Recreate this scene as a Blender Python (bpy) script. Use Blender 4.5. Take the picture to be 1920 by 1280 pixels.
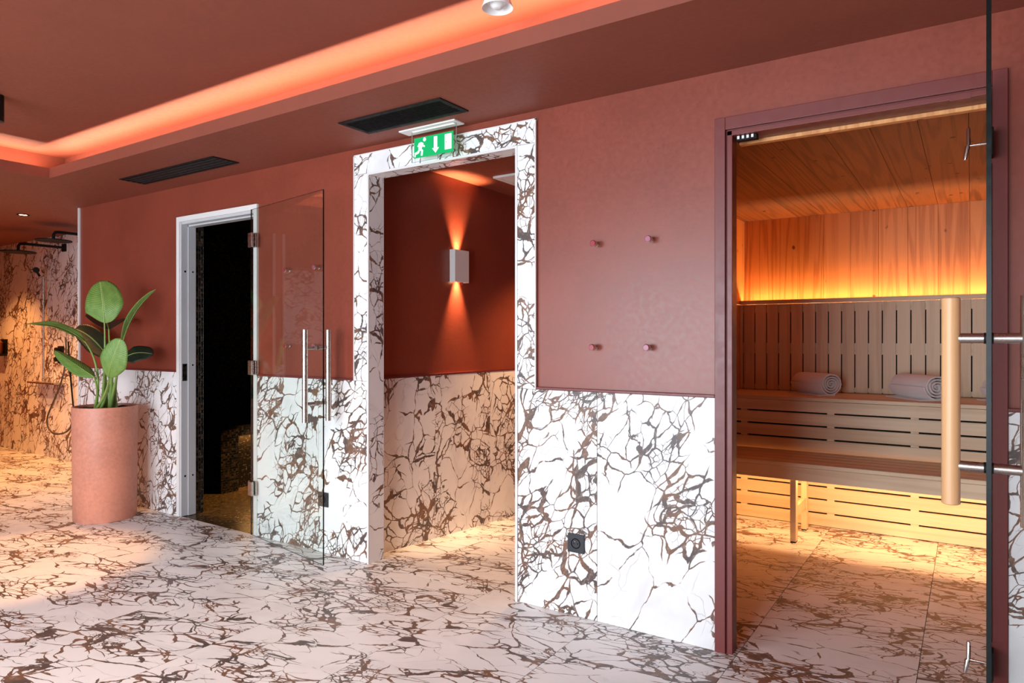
import bpy, math, random
from mathutils import Vector
random.seed(7)
for o in list(bpy.data.objects): bpy.data.objects.remove(o, do_unlink=True)
scn = bpy.context.scene
COL = scn.collection

# ------------------------------------------------------------------ camera
F, CX, CY = 1296., 960., 634.
ANG = math.atan2(860, 1296)
H = 1.25
D = F*H/704/math.cos(ANG)
CA, SA = math.cos(ANG), math.sin(ANG)
cd = bpy.data.cameras.new('camera'); cam = bpy.data.objects.new('camera', cd); COL.objects.link(cam)
cam.location = (0, -D, H); cam.rotation_euler = (math.pi/2, 0, ANG)
cd.sensor_width = 36; cd.lens = 36*F/1920; cd.shift_y = -6/1920; cd.clip_start = .05
scn.camera = cam

# ------------------------------------------------------------------ world, exposure
w = bpy.data.worlds.new('sky'); scn.world = w; w.use_nodes = True
w.node_tree.nodes['Background'].inputs[0].default_value = (.75, .87, 1, 1)
w.node_tree.nodes['Background'].inputs[1].default_value = .8
vs = scn.view_settings
vs.view_transform = 'Standard'; vs.look = 'None'; vs.gamma = 1; vs.use_curve_mapping = False
vs.exposure = 0.0

# ------------------------------------------------------------------ large lights (daylight in the windows)
def area(name, loc, sx, sy, power, color, rot=(0, 0, 0), spread=math.pi):
    l = bpy.data.lights.new(name, 'AREA'); l.shape = 'RECTANGLE'; l.size = sx; l.size_y = sy
    l.energy = power; l.color = color; l.spread = spread
    o = bpy.data.objects.new(name, l); COL.objects.link(o); o.location = loc; o.rotation_euler = rot
    return o
R90 = math.pi/2
DAY = (.80, .91, 1.0)
WINDOWS = [(-1.85, -.15, 164), (-3.95, -2.25, 130), (-6.1, -4.6, 40)]
FY = -5.2            # front wall (behind the camera)
for i, (x0, x1, p) in enumerate(WINDOWS):
    area('window_daylight', ((x0+x1)/2, FY+.02, 1.2), x1-x0-.1, 1.9, p, DAY, (R90, 0, 0))
LED = (1.0, .60, .40)
Z_TRAY, Z_SOF, Z_LIP = 2.505, 2.315, 2.382
TX, TY = -5.11, -.631
area('cove_led_light', ((TX+1.0)/2+.5, TY+.048, 2.332), 7.1, .012, 46, LED, (math.pi, 0, 0), 2.3)
area('cove_led_light', (TX-.085, -2.6, 2.332), .012, 4.0, 28, LED, (math.pi, 0, 0), 2.3)

# ------------------------------------------------------------------ helpers
def ray(u, v):
    r = (u-CX)/F; z = (CY-v)/F
    return (-SA+CA*r, CA+SA*r, z)
def P(u, v, Y):
    x, y, z = ray(u, v); t = (Y+D)/y
    return Vector((x*t, Y, H+z*t))
def lin(c): return tuple(((v/255)/12.92 if v/255 <= .04045 else ((v/255+.055)/1.055)**2.4) for v in c)

def wloc(o):
    v = Vector((0, 0, 0))
    while o is not None:
        v += o.location; o = o.parent
    return v

class MB:
    def __init__(s): s.v = []; s.f = []; s.m = []
    def add(s, vs, fs, m=0):
        b = len(s.v); s.v += [tuple(v) for v in vs]
        s.f += [tuple(b+i for i in f) for f in fs]; s.m += [m]*len(fs); return s
    def box(s, x0, x1, y0, y1, z0, z1, m=0):
        return s.add([(x0,y0,z0),(x1,y0,z0),(x1,y1,z0),(x0,y1,z0),(x0,y0,z1),(x1,y0,z1),(x1,y1,z1),(x0,y1,z1)],
              [(0,3,2,1),(4,5,6,7),(0,1,5,4),(1,2,6,5),(2,3,7,6),(3,0,4,7)], m)
    def hexa(s, b, t, m=0):   # bottom 4 + top 4 points
        return s.add(list(b)+list(t), [(0,3,2,1),(4,5,6,7),(0,1,5,4),(1,2,6,5),(2,3,7,6),(3,0,4,7)], m)
    def tube(s, pts, r, n=10, cap=True, m=0):
        pts = [Vector(p) for p in pts]; k = len(pts)
        rr = r if isinstance(r, (list, tuple)) else [r]*k
        t0 = (pts[1]-pts[0]).normalized()
        a = Vector((0, 0, 1)) if abs(t0.z) < .9 else Vector((1, 0, 0))
        nrm = t0.cross(a).normalized(); vs = []
        for i, p in enumerate(pts):
            t = (pts[min(i+1, k-1)]-pts[max(i-1, 0)]).normalized()
            nrm = (nrm - t*nrm.dot(t)).normalized(); bn = t.cross(nrm)
            for j in range(n):
                an = 2*math.pi*j/n
                vs.append(p + (nrm*math.cos(an)+bn*math.sin(an))*rr[i])
        fs = []
        for i in range(k-1):
            for j in range(n):
                fs.append((i*n+j, i*n+(j+1) % n, (i+1)*n+(j+1) % n, (i+1)*n+j))
        if cap: fs += [tuple(range(n-1, -1, -1)), tuple((k-1)*n+j for j in range(n))]
        return s.add(vs, fs, m)
    def lathe(s, prof, c, n=40, m=0):
        vs = []; fs = []; k = len(prof)
        for r, z in prof:
            for j in range(n):
                a = 2*math.pi*j/n; vs.append((c[0]+r*math.cos(a), c[1]+r*math.sin(a), c[2]+z))
        for i in range(k-1):
            for j in range(n):
                fs.append((i*n+j, i*n+(j+1) % n, (i+1)*n+(j+1) % n, (i+1)*n+j))
        return s.add(vs, fs, m)
    def prism(s, pts2, y0, y1, m=0):   # polygon in x,z extruded along y
        n = len(pts2)
        vs = [(x, y0, z) for x, z in pts2]+[(x, y1, z) for x, z in pts2]
        fs = [tuple(range(n)), tuple(range(2*n-1, n-1, -1))]
        for i in range(n): fs.append((i, n+i, n+(i+1) % n, (i+1) % n))
        return s.add(vs, fs, m)
    def mesh(s, name, mats, smooth=False):
        me = bpy.data.meshes.new(name); me.from_pydata(s.v, [], s.f)
        for mt in (mats if isinstance(mats, (list, tuple)) else [mats]): me.materials.append(mt)
        me.polygons.foreach_set('material_index', s.m)
        me.validate(); me.update()
        import bmesh
        bm = bmesh.new(); bm.from_mesh(me); bmesh.ops.recalc_face_normals(bm, faces=bm.faces); bm.to_mesh(me); bm.free()
        if smooth:
            me.polygons.foreach_set('use_smooth', [True]*len(me.polygons)); me.set_sharp_from_angle(angle=math.radians(38))
        return me
    def build(s, name, mats, parent=None, smooth=False, bevel=0, local=False):
        o = bpy.data.objects.new(name, s.mesh(name, mats, smooth)); COL.objects.link(o)
        if parent is not None:
            o.parent = parent
            if not local: o.location = -wloc(parent)
        if bevel:
            b = o.modifiers.new('bevel', 'BEVEL'); b.width = bevel; b.segments = 2; b.limit_method = 'ANGLE'
        return o
def tag(o, label, cat=None, group=None, kind=None):
    o['label'] = label
    if cat: o['category'] = cat
    if group: o['group'] = group
    if kind: o['kind'] = kind
    return o
def thing(name, loc, label, cat, group=None, kind=None):
    o = bpy.data.objects.new(name, None); COL.objects.link(o); o.location = loc; o.empty_display_size = .1
    return tag(o, label, cat, group, kind)
def inst(name, me, parent, loc, rot=(0,0,0)):
    o = bpy.data.objects.new(name, me); COL.objects.link(o); o.parent = parent
    o.location = Vector(loc)-wloc(parent); o.rotation_euler = rot
    return o
def B(*a): return MB().box(*a)

# ------------------------------------------------------------------ materials
def new_mat(name):
    m = bpy.data.materials.new(name); m.use_nodes = True
    nt = m.node_tree; return m, nt, nt.nodes['Principled BSDF']
def N(nt, typ, **kw):
    n = nt.nodes.new(typ)
    for k, v in kw.items():
        if k in ('ins',):
            for a, b in v.items(): n.inputs[a].default_value = b
        else: setattr(n, k, v)
    return n
def L(nt, a, b): nt.links.new(a, b)
def math_n(nt, op, a, b=None, c=None, clamp=False):
    n = nt.nodes.new('ShaderNodeMath'); n.operation = op; n.use_clamp = clamp
    for i, x in enumerate((a, b, c)):
        if x is None: continue
        if isinstance(x, (int, float)): n.inputs[i].default_value = x
        else: L(nt, x, n.inputs[i])
    return n.outputs[0]
def vmath(nt, op, a, b=None):
    n = nt.nodes.new('ShaderNodeVectorMath'); n.operation = op
    for i, x in enumerate((a, b)):
        if x is None: continue
        if isinstance(x, (tuple, list)): n.inputs[i].default_value = x
        elif isinstance(x, (int, float)) and op == 'SCALE': n.inputs['Scale'].default_value = x
        elif op == 'SCALE' and i == 1: L(nt, x, n.inputs['Scale'])
        else: L(nt, x, n.inputs[i])
    return n.outputs[0]
def mix(nt, f, a, b):
    n = nt.nodes.new('ShaderNodeMix'); n.data_type = 'RGBA'
    if isinstance(f, (int, float)): n.inputs[0].default_value = f
    else: L(nt, f, n.inputs[0])
    for i, x in ((6, a), (7, b)):
        if isinstance(x, (tuple, list)): n.inputs[i].default_value = (*x[:3], 1)
        else: L(nt, x, n.inputs[i])
    return n.outputs[2]
def noise(nt, vec, scale, detail=2, rough=.5, out=0):
    n = nt.nodes.new('ShaderNodeTexNoise'); L(nt, vec, n.inputs['Vector'])
    n.inputs['Scale'].default_value = scale; n.inputs['Detail'].default_value = detail; n.inputs['Roughness'].default_value = rough
    return n.outputs[out]
def voro(nt, vec, scale, feature='DISTANCE_TO_EDGE', rnd=1.0, out='Distance'):
    n = nt.nodes.new('ShaderNodeTexVoronoi'); n.feature = feature; L(nt, vec, n.inputs['Vector'])
    n.inputs['Scale'].default_value = scale; n.inputs['Randomness'].default_value = rnd
    return n.outputs[out]
def smooth(nt, x, lo, hi, a=0., b=1.):
    n = nt.nodes.new('ShaderNodeMapRange'); n.interpolation_type = 'SMOOTHSTEP'
    for i, y in enumerate((x, lo, hi, a, b)):
        if isinstance(y, (int, float)): n.inputs[i].default_value = y
        else: L(nt, y, n.inputs[i])
    return n.outputs[0]
def bump(nt, bs, h, dist, strength=1.):
    n = nt.nodes.new('ShaderNodeBump'); n.inputs['Strength'].default_value = strength; n.inputs['Distance'].default_value = dist
    L(nt, h, n.inputs['Height']); L(nt, n.outputs[0], bs.inputs['Normal'])
def plain(name, rgb, rough=.5, metal=0., spec=.5, emit=None, es=0):
    m, nt, bs = new_mat(name)
    bs.inputs['Base Color'].default_value = (*lin(rgb), 1); bs.inputs['Roughness'].default_value = rough
    bs.inputs['Metallic'].default_value = metal; bs.inputs['Specular IOR Level'].default_value = spec
    # fine procedural mottling so that nothing is perfectly flat
    pos = N(nt, 'ShaderNodeNewGeometry').outputs['Position']
    nz = noise(nt, pos, 35, 3)
    L(nt, smooth(nt, nz, .3, .7, rough*.9, min(1, rough*1.12)), bs.inputs['Roughness'])
    if emit: bs.inputs['Emission Color'].default_value = (*emit, 1); bs.inputs['Emission Strength'].default_value = es
    return m
def rand_pos(nt, amount=40.):
    pos = N(nt, 'ShaderNodeNewGeometry').outputs['Position']
    rnd = N(nt, 'ShaderNodeObjectInfo').outputs['Random']
    cmb = N(nt, 'ShaderNodeCombineXYZ')
    L(nt, math_n(nt, 'MULTIPLY', rnd, amount), cmb.inputs[0]); L(nt, math_n(nt, 'MULTIPLY', rnd, amount*2.3), cmb.inputs[1]); L(nt, math_n(nt, 'MULTIPLY', rnd, amount*1.7), cmb.inputs[2])
    return vmath(nt, 'ADD', pos, cmb.outputs[0]), pos, rnd

def marble(name, rot=(0, 0, 0), stretch=(1, 1, 1), rough=.3, dens=0.):
    m, nt, bs = new_mat(name)
    p, pos, rnd = rand_pos(nt, 40)
    mp = N(nt, 'ShaderNodeMapping'); L(nt, p, mp.inputs[0]); mp.inputs['Rotation'].default_value = rot
    mp2 = N(nt, 'ShaderNodeMapping'); L(nt, mp.outputs[0], mp2.inputs[0]); mp2.inputs['Scale'].default_value = stretch
    p = mp2.outputs[0]
    w1 = vmath(nt, 'SCALE', vmath(nt, 'SUBTRACT', noise(nt, p, 3.0, 2, .5, 1), (.5, .5, .5)), .26)
    w2 = vmath(nt, 'SCALE', vmath(nt, 'SUBTRACT', noise(nt, p, 14., 3, .55, 1), (.5, .5, .5)), .034)
    q = vmath(nt, 'ADD', vmath(nt, 'ADD', p, w1), w2)
    bn = noise(nt, q, 2.9, 2, .5)
    band = smooth(nt, bn, .43-dens, .57-dens)        # where the breccia is dense
    core = smooth(nt, bn, .53-dens, .66-dens)        # heart of the dense bands
    wid = noise(nt, p, 8.0, 3, .65)
    # large fragments: thin broken lines, swelling in the bands
    e1 = voro(nt, q, 4.0)
    t1 = math_n(nt, 'ADD', smooth(nt, wid, .36, .70, .001, .022), math_n(nt, 'MULTIPLY', smooth(nt, wid, .40, .74, .008, .055), band))
    t1 = math_n(nt, 'MAXIMUM', t1, .0008)
    v1 = smooth(nt, e1, math_n(nt, 'MULTIPLY', t1, .78), t1, 1, 0)
    v1 = math_n(nt, 'MULTIPLY', v1, smooth(nt, t1, .001, .008))
    # middle fragments inside the dense bands
    e2 = voro(nt, q, 12.)
    t2 = math_n(nt, 'MULTIPLY', smooth(nt, noise(nt, p, 10, 3, .6), .38, .76, .026, .12), band)
    t2 = math_n(nt, 'MAXIMUM', t2, .0005)
    v2 = smooth(nt, e2, math_n(nt, 'MULTIPLY', t2, .78), t2, 1, 0)
    v2 = math_n(nt, 'MULTIPLY', v2, smooth(nt, band, .15, .5))
    # crumbs in the heart of the bands
    e3 = voro(nt, q, 27.)
    t3 = math_n(nt, 'MULTIPLY', smooth(nt, noise(nt, p, 16, 2), .40, .74, .03, .17), core)
    t3 = math_n(nt, 'MAXIMUM', t3, .0005)
    v4 = smooth(nt, e3, math_n(nt, 'MULTIPLY', t3, .72), t3, 1, 0)
    v4 = math_n(nt, 'MULTIPLY', v4, smooth(nt, core, .1, .5))
    # pale hairlines across the clean areas
    e4 = voro(nt, vmath(nt, 'ADD', q, (3.1, 7.7, 1.3)), 5.2)
    v3 = smooth(nt, e4, .0, .014, .30, 0)
    v3 = math_n(nt, 'MULTIPLY', v3, smooth(nt, noise(nt, p, 4.1, 2), .50, .64))
    v = math_n(nt, 'MAXIMUM', math_n(nt, 'MAXIMUM', v1, v4), math_n(nt, 'MAXIMUM', v2, v3), clamp=True)
    cl = noise(nt, q, 4.2, 3, .6)
    base = mix(nt, smooth(nt, cl, .45, .75), (.85, .85, .855), (.76, .755, .765))
    tone = noise(nt, p, 7.0, 3, .6)
    vein = mix(nt, smooth(nt, tone, .42, .60), (.095, .072, .066), (.20, .105, .065))
    vein = mix(nt, smooth(nt, noise(nt, q, 46, 3, .6), .48, .75, 0, .6), vein, (.40, .30, .25))
    col = mix(nt, v, base, vein)
    L(nt, col, bs.inputs['Base Color'])
    bs.inputs['Roughness'].default_value = rough; bs.inputs['Specular IOR Level'].default_value = .4
    return m
def plaster(name, rgb, rough=.42, var=.12):
    m, nt, bs = new_mat(name)
    pos = N(nt, 'ShaderNodeNewGeometry').outputs['Position']
    c = lin(rgb)
    n1 = noise(nt, pos, 2.2, 4, .6); n2 = noise(nt, pos, 45, 4, .65); n3 = noise(nt, vmath(nt, 'MULTIPLY', pos, (14, 14, 60)), 1, 3, .6)
    f = math_n(nt, 'ADD', math_n(nt, 'MULTIPLY', n1, .6), math_n(nt, 'MULTIPLY', n2, .4))
    col = mix(nt, smooth(nt, f, .35, .65), tuple(x*(1-var) for x in c), tuple(min(1, x*(1+var)) for x in c))
    L(nt, col, bs.inputs['Base Color'])
    L(nt, smooth(nt, n2, .3, .7, rough*.92, rough*1.12), bs.inputs['Roughness'])
    bs.inputs['Specular IOR Level'].default_value = .5
    bump(nt, bs, math_n(nt, 'ADD', n2, math_n(nt, 'MULTIPLY', n3, .4)), .0006, .4)
    return m
def wood(name, light, dark, axis, rings=38, knots=True, contrast=1., rough=.5):
    m, nt, bs = new_mat(name)
    p, pos, rnd = rand_pos(nt, 20)
    st = [1, 1, 1]; st[axis] = .04
    q = vmath(nt, 'MULTIPLY', p, tuple(st))
    n1 = noise(nt, q, 6.0, 2, .45)
    s = math_n(nt, 'SINE', math_n(nt, 'MULTIPLY', n1, rings*2.0))
    s = smooth(nt, s, -.2, 1.0)
    st2 = [1, 1, 1]; st2[axis] = .02
    fib = noise(nt, vmath(nt, 'MULTIPLY', p, tuple(st2)), 160, 3, .6)
    f = math_n(nt, 'ADD', math_n(nt, 'MULTIPLY', s, .55*contrast), math_n(nt, 'MULTIPLY', smooth(nt, fib, .35, .7), .35*contrast))
    tone = math_n(nt, 'MULTIPLY', math_n(nt, 'SUBTRACT', rnd, .5), .55)
    f = math_n(nt, 'ADD', f, tone, clamp=True)
    col = mix(nt, f, lin(light), lin(dark))
    if knots:
        st3 = [1, 1, 1]; st3[axis] = .8
        k = voro(nt, vmath(nt, 'ADD', vmath(nt, 'MULTIPLY', p, tuple(st3)), vmath(nt, 'SCALE', noise(nt, p, 12, 1, .5, 1), .02)), 8.5, 'F1')
        kk = smooth(nt, k, .07, .14, 1, 0)
        gate = smooth(nt, noise(nt, p, 5, 1), .47, .52)
        col = mix(nt, math_n(nt, 'MULTIPLY', kk, gate), col, tuple(x*.28 for x in lin(dark)))
    L(nt, col, bs.inputs['Base Color']); bs.inputs['Roughness'].default_value = rough
    bump(nt, bs, fib, .0006, .4)
    return m
def mosaic(name, cols, axis='wall', size=.02):
    m, nt, bs = new_mat(name)
    pos = N(nt, 'ShaderNodeNewGeometry').outputs['Position']
    c = voro(nt, pos, 1/size, 'F1', .12, 'Color'); e = voro(nt, pos, 1/size, 'DISTANCE_TO_EDGE', .12)
    sp = N(nt, 'ShaderNodeSeparateColor'); L(nt, c, sp.inputs[0])
    r = N(nt, 'ShaderNodeValToRGB'); L(nt, sp.outputs[0], r.inputs[0])
    el = r.color_ramp.elements
    el[0].color = (*lin(cols[0]), 1); el[1].color = (*lin(cols[-1]), 1)
    for i, cc in enumerate(cols[1:-1]):
        x = el.new((i+1)/(len(cols)-1)); x.color = (*lin(cc), 1)
    g = smooth(nt, e, .04, .1)
    L(nt, mix(nt, g, (.02, .017, .014), r.outputs[0]), bs.inputs['Base Color'])
    bs.inputs['Roughness'].default_value = .25; bs.inputs['Metallic'].default_value = .2
    bump(nt, bs, g, .002, .8)
    return m
def glass(name, tint=(.96, .99, .975), ior=1.5):
    m = bpy.data.materials.new(name); m.use_nodes = True; nt = m.node_tree; nt.nodes.clear()
    out = N(nt, 'ShaderNodeOutputMaterial'); tr = N(nt, 'ShaderNodeBsdfTransparent'); gl = N(nt, 'ShaderNodeBsdfGlossy')
    tr.inputs[0].default_value = (*tint, 1); gl.inputs['Roughness'].default_value = .0
    ge = N(nt, 'ShaderNodeNewGeometry')
    dt = N(nt, 'ShaderNodeVectorMath'); dt.operation = 'DOT_PRODUCT'; L(nt, ge.outputs['Normal'], dt.inputs[0]); L(nt, ge.outputs['Incoming'], dt.inputs[1])
    f0 = ((ior-1)/(ior+1))**2
    one = math_n(nt, 'SUBTRACT', 1.0, math_n(nt, 'ABSOLUTE', dt.outputs['Value']), clamp=True)
    fres = math_n(nt, 'ADD', math_n(nt, 'MULTIPLY', math_n(nt, 'POWER', one, 5.0), 1-f0), f0)
    pos = N(nt, 'ShaderNodeNewGeometry').outputs['Position']
    L(nt, smooth(nt, noise(nt, pos, 6, 2), .3, .7, .0, .012), gl.inputs['Roughness'])
    mx = N(nt, 'ShaderNodeMixShader'); L(nt, fres, mx.inputs[0]); L(nt, tr.outputs[0], mx.inputs[1]); L(nt, gl.outputs[0], mx.inputs[2])
    L(nt, mx.outputs[0], out.inputs[0]); return m

M = {}
M['marble_wall'] = marble('marble_wall', rot=(0, -.6, 0), stretch=(1.3, 1, .85), dens=.03)
M['marble_floor'] = marble('marble_floor', rot=(0, 0, -.22), stretch=(.78, 1.55, 1), rough=.34, dens=.03)
M['marble_trim'] = marble('marble_trim', rot=(0, -.5, 0), stretch=(1.2, 1.2, 1.0), dens=.02)
M['plaster'] = plaster('terracotta_plaster', (134, 63, 47), rough=.33)
M['ceil'] = plaster('terracotta_ceiling', (132, 67, 49), rough=.6, var=.05)
M['red_paint'] = plain('red_paint', (112, 46, 42), .38)
M['joint'] = plain('joint', (150, 140, 134), .8)
M['edge'] = plain('edge_profile', (226, 224, 222), .35)
M['alu'] = plain('alu', (188, 189, 192), .4)
M['steel'] = plain('steel', (190, 182, 174), .28, 1.)
M['chrome'] = plain('chrome', (215, 210, 205), .1, 1.)
M['black'] = plain('black_metal', (14, 13, 13), .6, 0, .25)
M['black_plastic'] = plain('black_plastic', (38, 42, 48), .45)
M['white'] = plain('white_plastic', (232, 232, 230), .4)
M['glass'] = glass('door_glass'); M['edge_glass'] = plain('glass_edge', (2, 13, 11), .25, 0, .3)
M['acrylic'] = glass('acrylic', (.97, .99, .98), 1.3)
M['acrylic_edge'] = plain('acrylic_edge', (196, 214, 204), .2)
M['pine'] = wood('pine_plank', (222, 156, 94), (176, 106, 50), 2, 38, True, .8)
M['pine_y_shaded'] = wood('pine_plank_shaded', (146, 94, 52), (98, 58, 27), 1)  # same pine as the walls, darkened to put the ceiling's shade into its colour
M['aspen_z'] = wood('aspen_slat', (236, 214, 180), (206, 174, 136), 2, 18, False, .7)
M['aspen_x'] = wood('aspen_bench', (238, 216, 182), (208, 178, 140), 0, 18, False, .7)
M['beech'] = wood('beech_handle', (226, 178, 128), (196, 142, 92), 2, 14, False, .6, .4)
M['mosaic'] = mosaic('dark_mosaic', [(14, 12, 11), (30, 25, 22), (52, 42, 34), (92, 74, 56), (20, 17, 15)], size=.019)
M['mosaic_floor'] = mosaic('floor_mosaic', [(60, 46, 30), (110, 84, 50), (86, 66, 40), (140, 110, 70)], size=.016)
M['terracotta'] = plaster('terracotta_pot', (208, 138, 114), .45, .16)
M['soil'] = plain('soil', (40, 30, 26), .95)
M['green'] = plain('exit_green', (0, 150, 84), .35, emit=lin((0, 165, 90)), es=.55)
M['sign_white'] = plain('sign_white', (240, 245, 240), .4, emit=(.9, 1, .93), es=.5)
M['lamp_glow'] = plain('lamp_glow', (255, 240, 215), .4, emit=(1, .72, .42), es=14)
M['amber'] = plain('amber_bottle', (120, 66, 30), .25)
M['red_face'] = plain('hook_red', (150, 22, 44), .3)
M['mauve_face'] = plain('hook_mauve', (160, 84, 110), .3)
M['hose'] = plain('hose_steel', (84, 74, 66), .35, .5)
M['rubber'] = plain('rubber', (20, 18, 17), .8)
M['signal_red'] = plain('signal_red', (190, 30, 20), .4)

def towel_mat(name, rgb):
    m, nt, bs = new_mat(name)
    pos = N(nt, 'ShaderNodeNewGeometry').outputs['Position']
    bs.inputs['Base Color'].default_value = (*lin(rgb), 1); bs.inputs['Roughness'].default_value = .95
    bs.inputs['Sheen Weight'].default_value = .3
    bump(nt, bs, noise(nt, pos, 260, 3, .7), .003, .8)
    return m
M['towel_pink'] = towel_mat('towel_white', (244, 238, 236))
def leaf_mat(name, rgb, rgb2, rough=.42):
    m, nt, bs = new_mat(name)
    uv = N(nt, 'ShaderNodeUVMap').outputs[0]
    sp = N(nt, 'ShaderNodeSeparateXYZ'); L(nt, uv, sp.inputs[0])
    ax = math_n(nt, 'ABSOLUTE', math_n(nt, 'SUBTRACT', sp.outputs[0], .5))
    ph = math_n(nt, 'ADD', math_n(nt, 'MULTIPLY', sp.outputs[1], 150), math_n(nt, 'MULTIPLY', ax, -60))
    rib = math_n(nt, 'SINE', ph)
    mid = smooth(nt, ax, .012, .035, 1, 0)
    nz = noise(nt, uv, 5, 3)
    c = mix(nt, smooth(nt, nz, .3, .7), lin(rgb), lin(rgb2))
    c = mix(nt, smooth(nt, rib, .2, 1, 0, .12), c, tuple(x*.6 for x in lin(rgb)))
    c = mix(nt, math_n(nt, 'MULTIPLY', mid, .75), c, lin((186, 204, 124)))
    L(nt, c, bs.inputs['Base Color']); bs.inputs['Roughness'].default_value = rough
    bump(nt, bs, rib, .0012, .5)
    return m
M['leaf'] = leaf_mat('leaf_green', (100, 138, 62), (120, 154, 74))
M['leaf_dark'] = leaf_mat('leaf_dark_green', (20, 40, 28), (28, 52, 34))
M['stem'] = plain('stem_green', (128, 158, 78), .5)

# ------------------------------------------------------------------ the floor
XJ = lambda k: -.165-.605*k
XL, XR = -9.6, 1.5
FL = tag(B(XL-.1, XR+.1, FY-.1, 3.2, -.3, -.13).build('floor', M['joint']), 'white breccia marble tile floor with brown veins', 'floor', kind='structure')
G = .0012
tile_full = MB().box(-.3025+G, .3025-G, -.61+G, .61-G, -.013, 0).mesh('tile', M['marble_floor'])
def tiles(x0, x1, y0, y1, parent):
    k0 = math.ceil((x1+.165)/.605) if x1 > -.165 else 0
    for k in range(-4, 18):
        a, b = XJ(k+1), XJ(k)
        aa, bb = max(a, x0), min(b, x1)
        if bb-aa < .01: continue
        for j in range(-6, 4):
            c, d = 1.22*j, 1.22*(j+1)
            cc, dd = max(c, y0), min(d, y1)
            if dd-cc < .01: continue
            if aa == a and bb == b and cc == c and dd == d:
                inst('tile', tile_full, parent, ((a+b)/2, (c+d)/2, 0))
            else:
                B(aa+G, bb-G, cc+G, dd-G, -.013, 0).build('tile', M['marble_floor'], parent)
tiles(XL, XR, FY, -.002, FL)
tiles(XL, -6.08, .0, .62, FL)          # shower recess
tiles(-1.515, .9, .0, 2.9, FL)         # sauna
B(XL, XR, FY, -.002, -.13, -.0145).build('bedding', M['joint'], FL)
B(XL, -6.08, -.002, .62, -.13, -.0145).build('bedding', M['joint'], FL)
B(-1.6, .95, -.002, 2.95, -.13, -.0145).build('bedding', M['joint'], FL)
# passage floor slopes gently down away from the doorway
def ramp_z(y): return -.056*max(0, y-.10)
for xa, xb in [(-2.87, XJ(4)), (XJ(4), XJ(3)), (XJ(3), -1.70)]:
    for ya, yb in [(0, 1.22), (1.22, 2.44), (2.44, 3.05)]:
        cuts = [ya, .10, yb] if ya == 0 else [ya, yb]
        mb = MB()
        vs_t = []
        for y in cuts:
            yy = y + (G if y == cuts[0] else -G if y == cuts[-1] else 0)
            vs_t += [(xa+G, yy, ramp_z(y)), (xb-G, yy, ramp_z(y)), (xb-G, yy, ramp_z(y)-.013), (xa+G, yy, ramp_z(y)-.013)]
        fs = []
        for i in range(len(cuts)-1):
            a = i*4
            for j in range(4): fs.append((a+j, a+(j+1) % 4, a+4+(j+1) % 4, a+4+j))
        fs += [(0, 1, 2, 3), tuple(4*(len(cuts)-1)+j for j in (3, 2, 1, 0))]
        mb.add(vs_t, fs).build('tile', M['marble_floor'], FL)
MB().hexa([(-2.9, -.002, -.2), (-1.7, -.002, -.2), (-1.7, 3.05, -.25), (-2.9, 3.05, -.25)],
          [(-2.9, -.002, -.022), (-1.7, -.002, -.022), (-1.7, 3.05, ramp_z(3.05)-.0165), (-2.9, 3.05, ramp_z(3.05)-.0165)]).build('bedding', M['joint'], FL)
B(-6.0, -3.0, .0, 2.4, -.14, -.004).build('mosaic_floor', M['mosaic_floor'], FL)

# ------------------------------------------------------------------ ceiling
CE = tag(B(XL-.1, XR+.1, FY-.1, TY+.17, Z_TRAY, Z_TRAY+.1).build('ceiling', M['ceil']), 'terracotta painted tray ceiling with a lit cove along its edge', 'ceiling', kind='structure')
SB = .17
so = MB()
so.box(XL, XR, TY+SB, .0, Z_SOF, Z_TRAY+.1)                 # over the wall side, back of the cove
so.box(XL, XR, TY, TY+SB, Z_SOF, 2.325)                      # slot floor
so.box(TX, XR, TY, TY+.012, 2.325, Z_LIP)                    # upstand
so.box(XL, TX-SB, FY, TY, Z_SOF, Z_TRAY+.02)
so.box(TX-SB, TX, FY, TY, Z_SOF, 2.325)
so.box(TX-.012, TX, FY, TY, 2.325, Z_LIP)
so.box(XL, TX-SB, TY, TY+SB, 2.325, Z_TRAY)
so.box(TX, XR, FY, FY+.9, Z_SOF, Z_TRAY+.02)
so.build('soffit', M['ceil'], CE)
B(XL, -6.08, .0, .7, Z_SOF, 2.45).build('shower_ceiling', M['ceil'], CE)
B(-2.9, -1.6, .1, 3.1, Z_SOF, 2.45).build('passage_ceiling', M['ceil'], CE)
B(-6.0, -3.0, .1, 2.4, 2.25, 2.45).build('steam_ceiling', M['mosaic'], CE)

# ------------------------------------------------------------------ main wall with its three openings
RAIL = 1.012
SX0, SX1, SZ = -4.66, -3.76, 2.10       # steam door frame outer
PX0, PX1, PZ = -2.782, -1.796, 2.165    # passage opening
UX0, UX1, UZ = -.852, .101, 2.125       # sauna frame outer
wb = MB()
for a, b in [(-6.08, SX0), (SX1, PX0), (PX1, UX0), (UX1, XR+.1)]: wb.box(a, b, 0, .1, 0, Z_SOF)
wb.box(SX0, SX1, 0, .1, SZ, Z_SOF); wb.box(PX0, PX1, 0, .1, PZ, Z_SOF); wb.box(UX0, UX1, 0, .1, UZ, Z_SOF)
WB = tag(wb.build('wall_back', M['plaster']), 'terracotta plaster wall with a marble panel dado and three doorways', 'wall', kind='structure')
def panel(x0, x1, z0, z1, y0=-.010, y1=.0, parent=WB, mat='marble_wall', g=.0012):
    return B(x0+g, x1-g, y0, y1-.0002, z0+g, z1-g).build('panel', M[mat], parent)
for k in range(0, 12):
    for a, b in [(-6.075, SX0), (SX1, PX0), (PX1, UX0), (UX1, XR)]:
        aa, bb = max(a, XJ(k+1)), min(b, XJ(k))
        if bb-aa > .02: panel(aa, bb, 0, RAIL)
        elif bb > aa: pass
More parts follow.
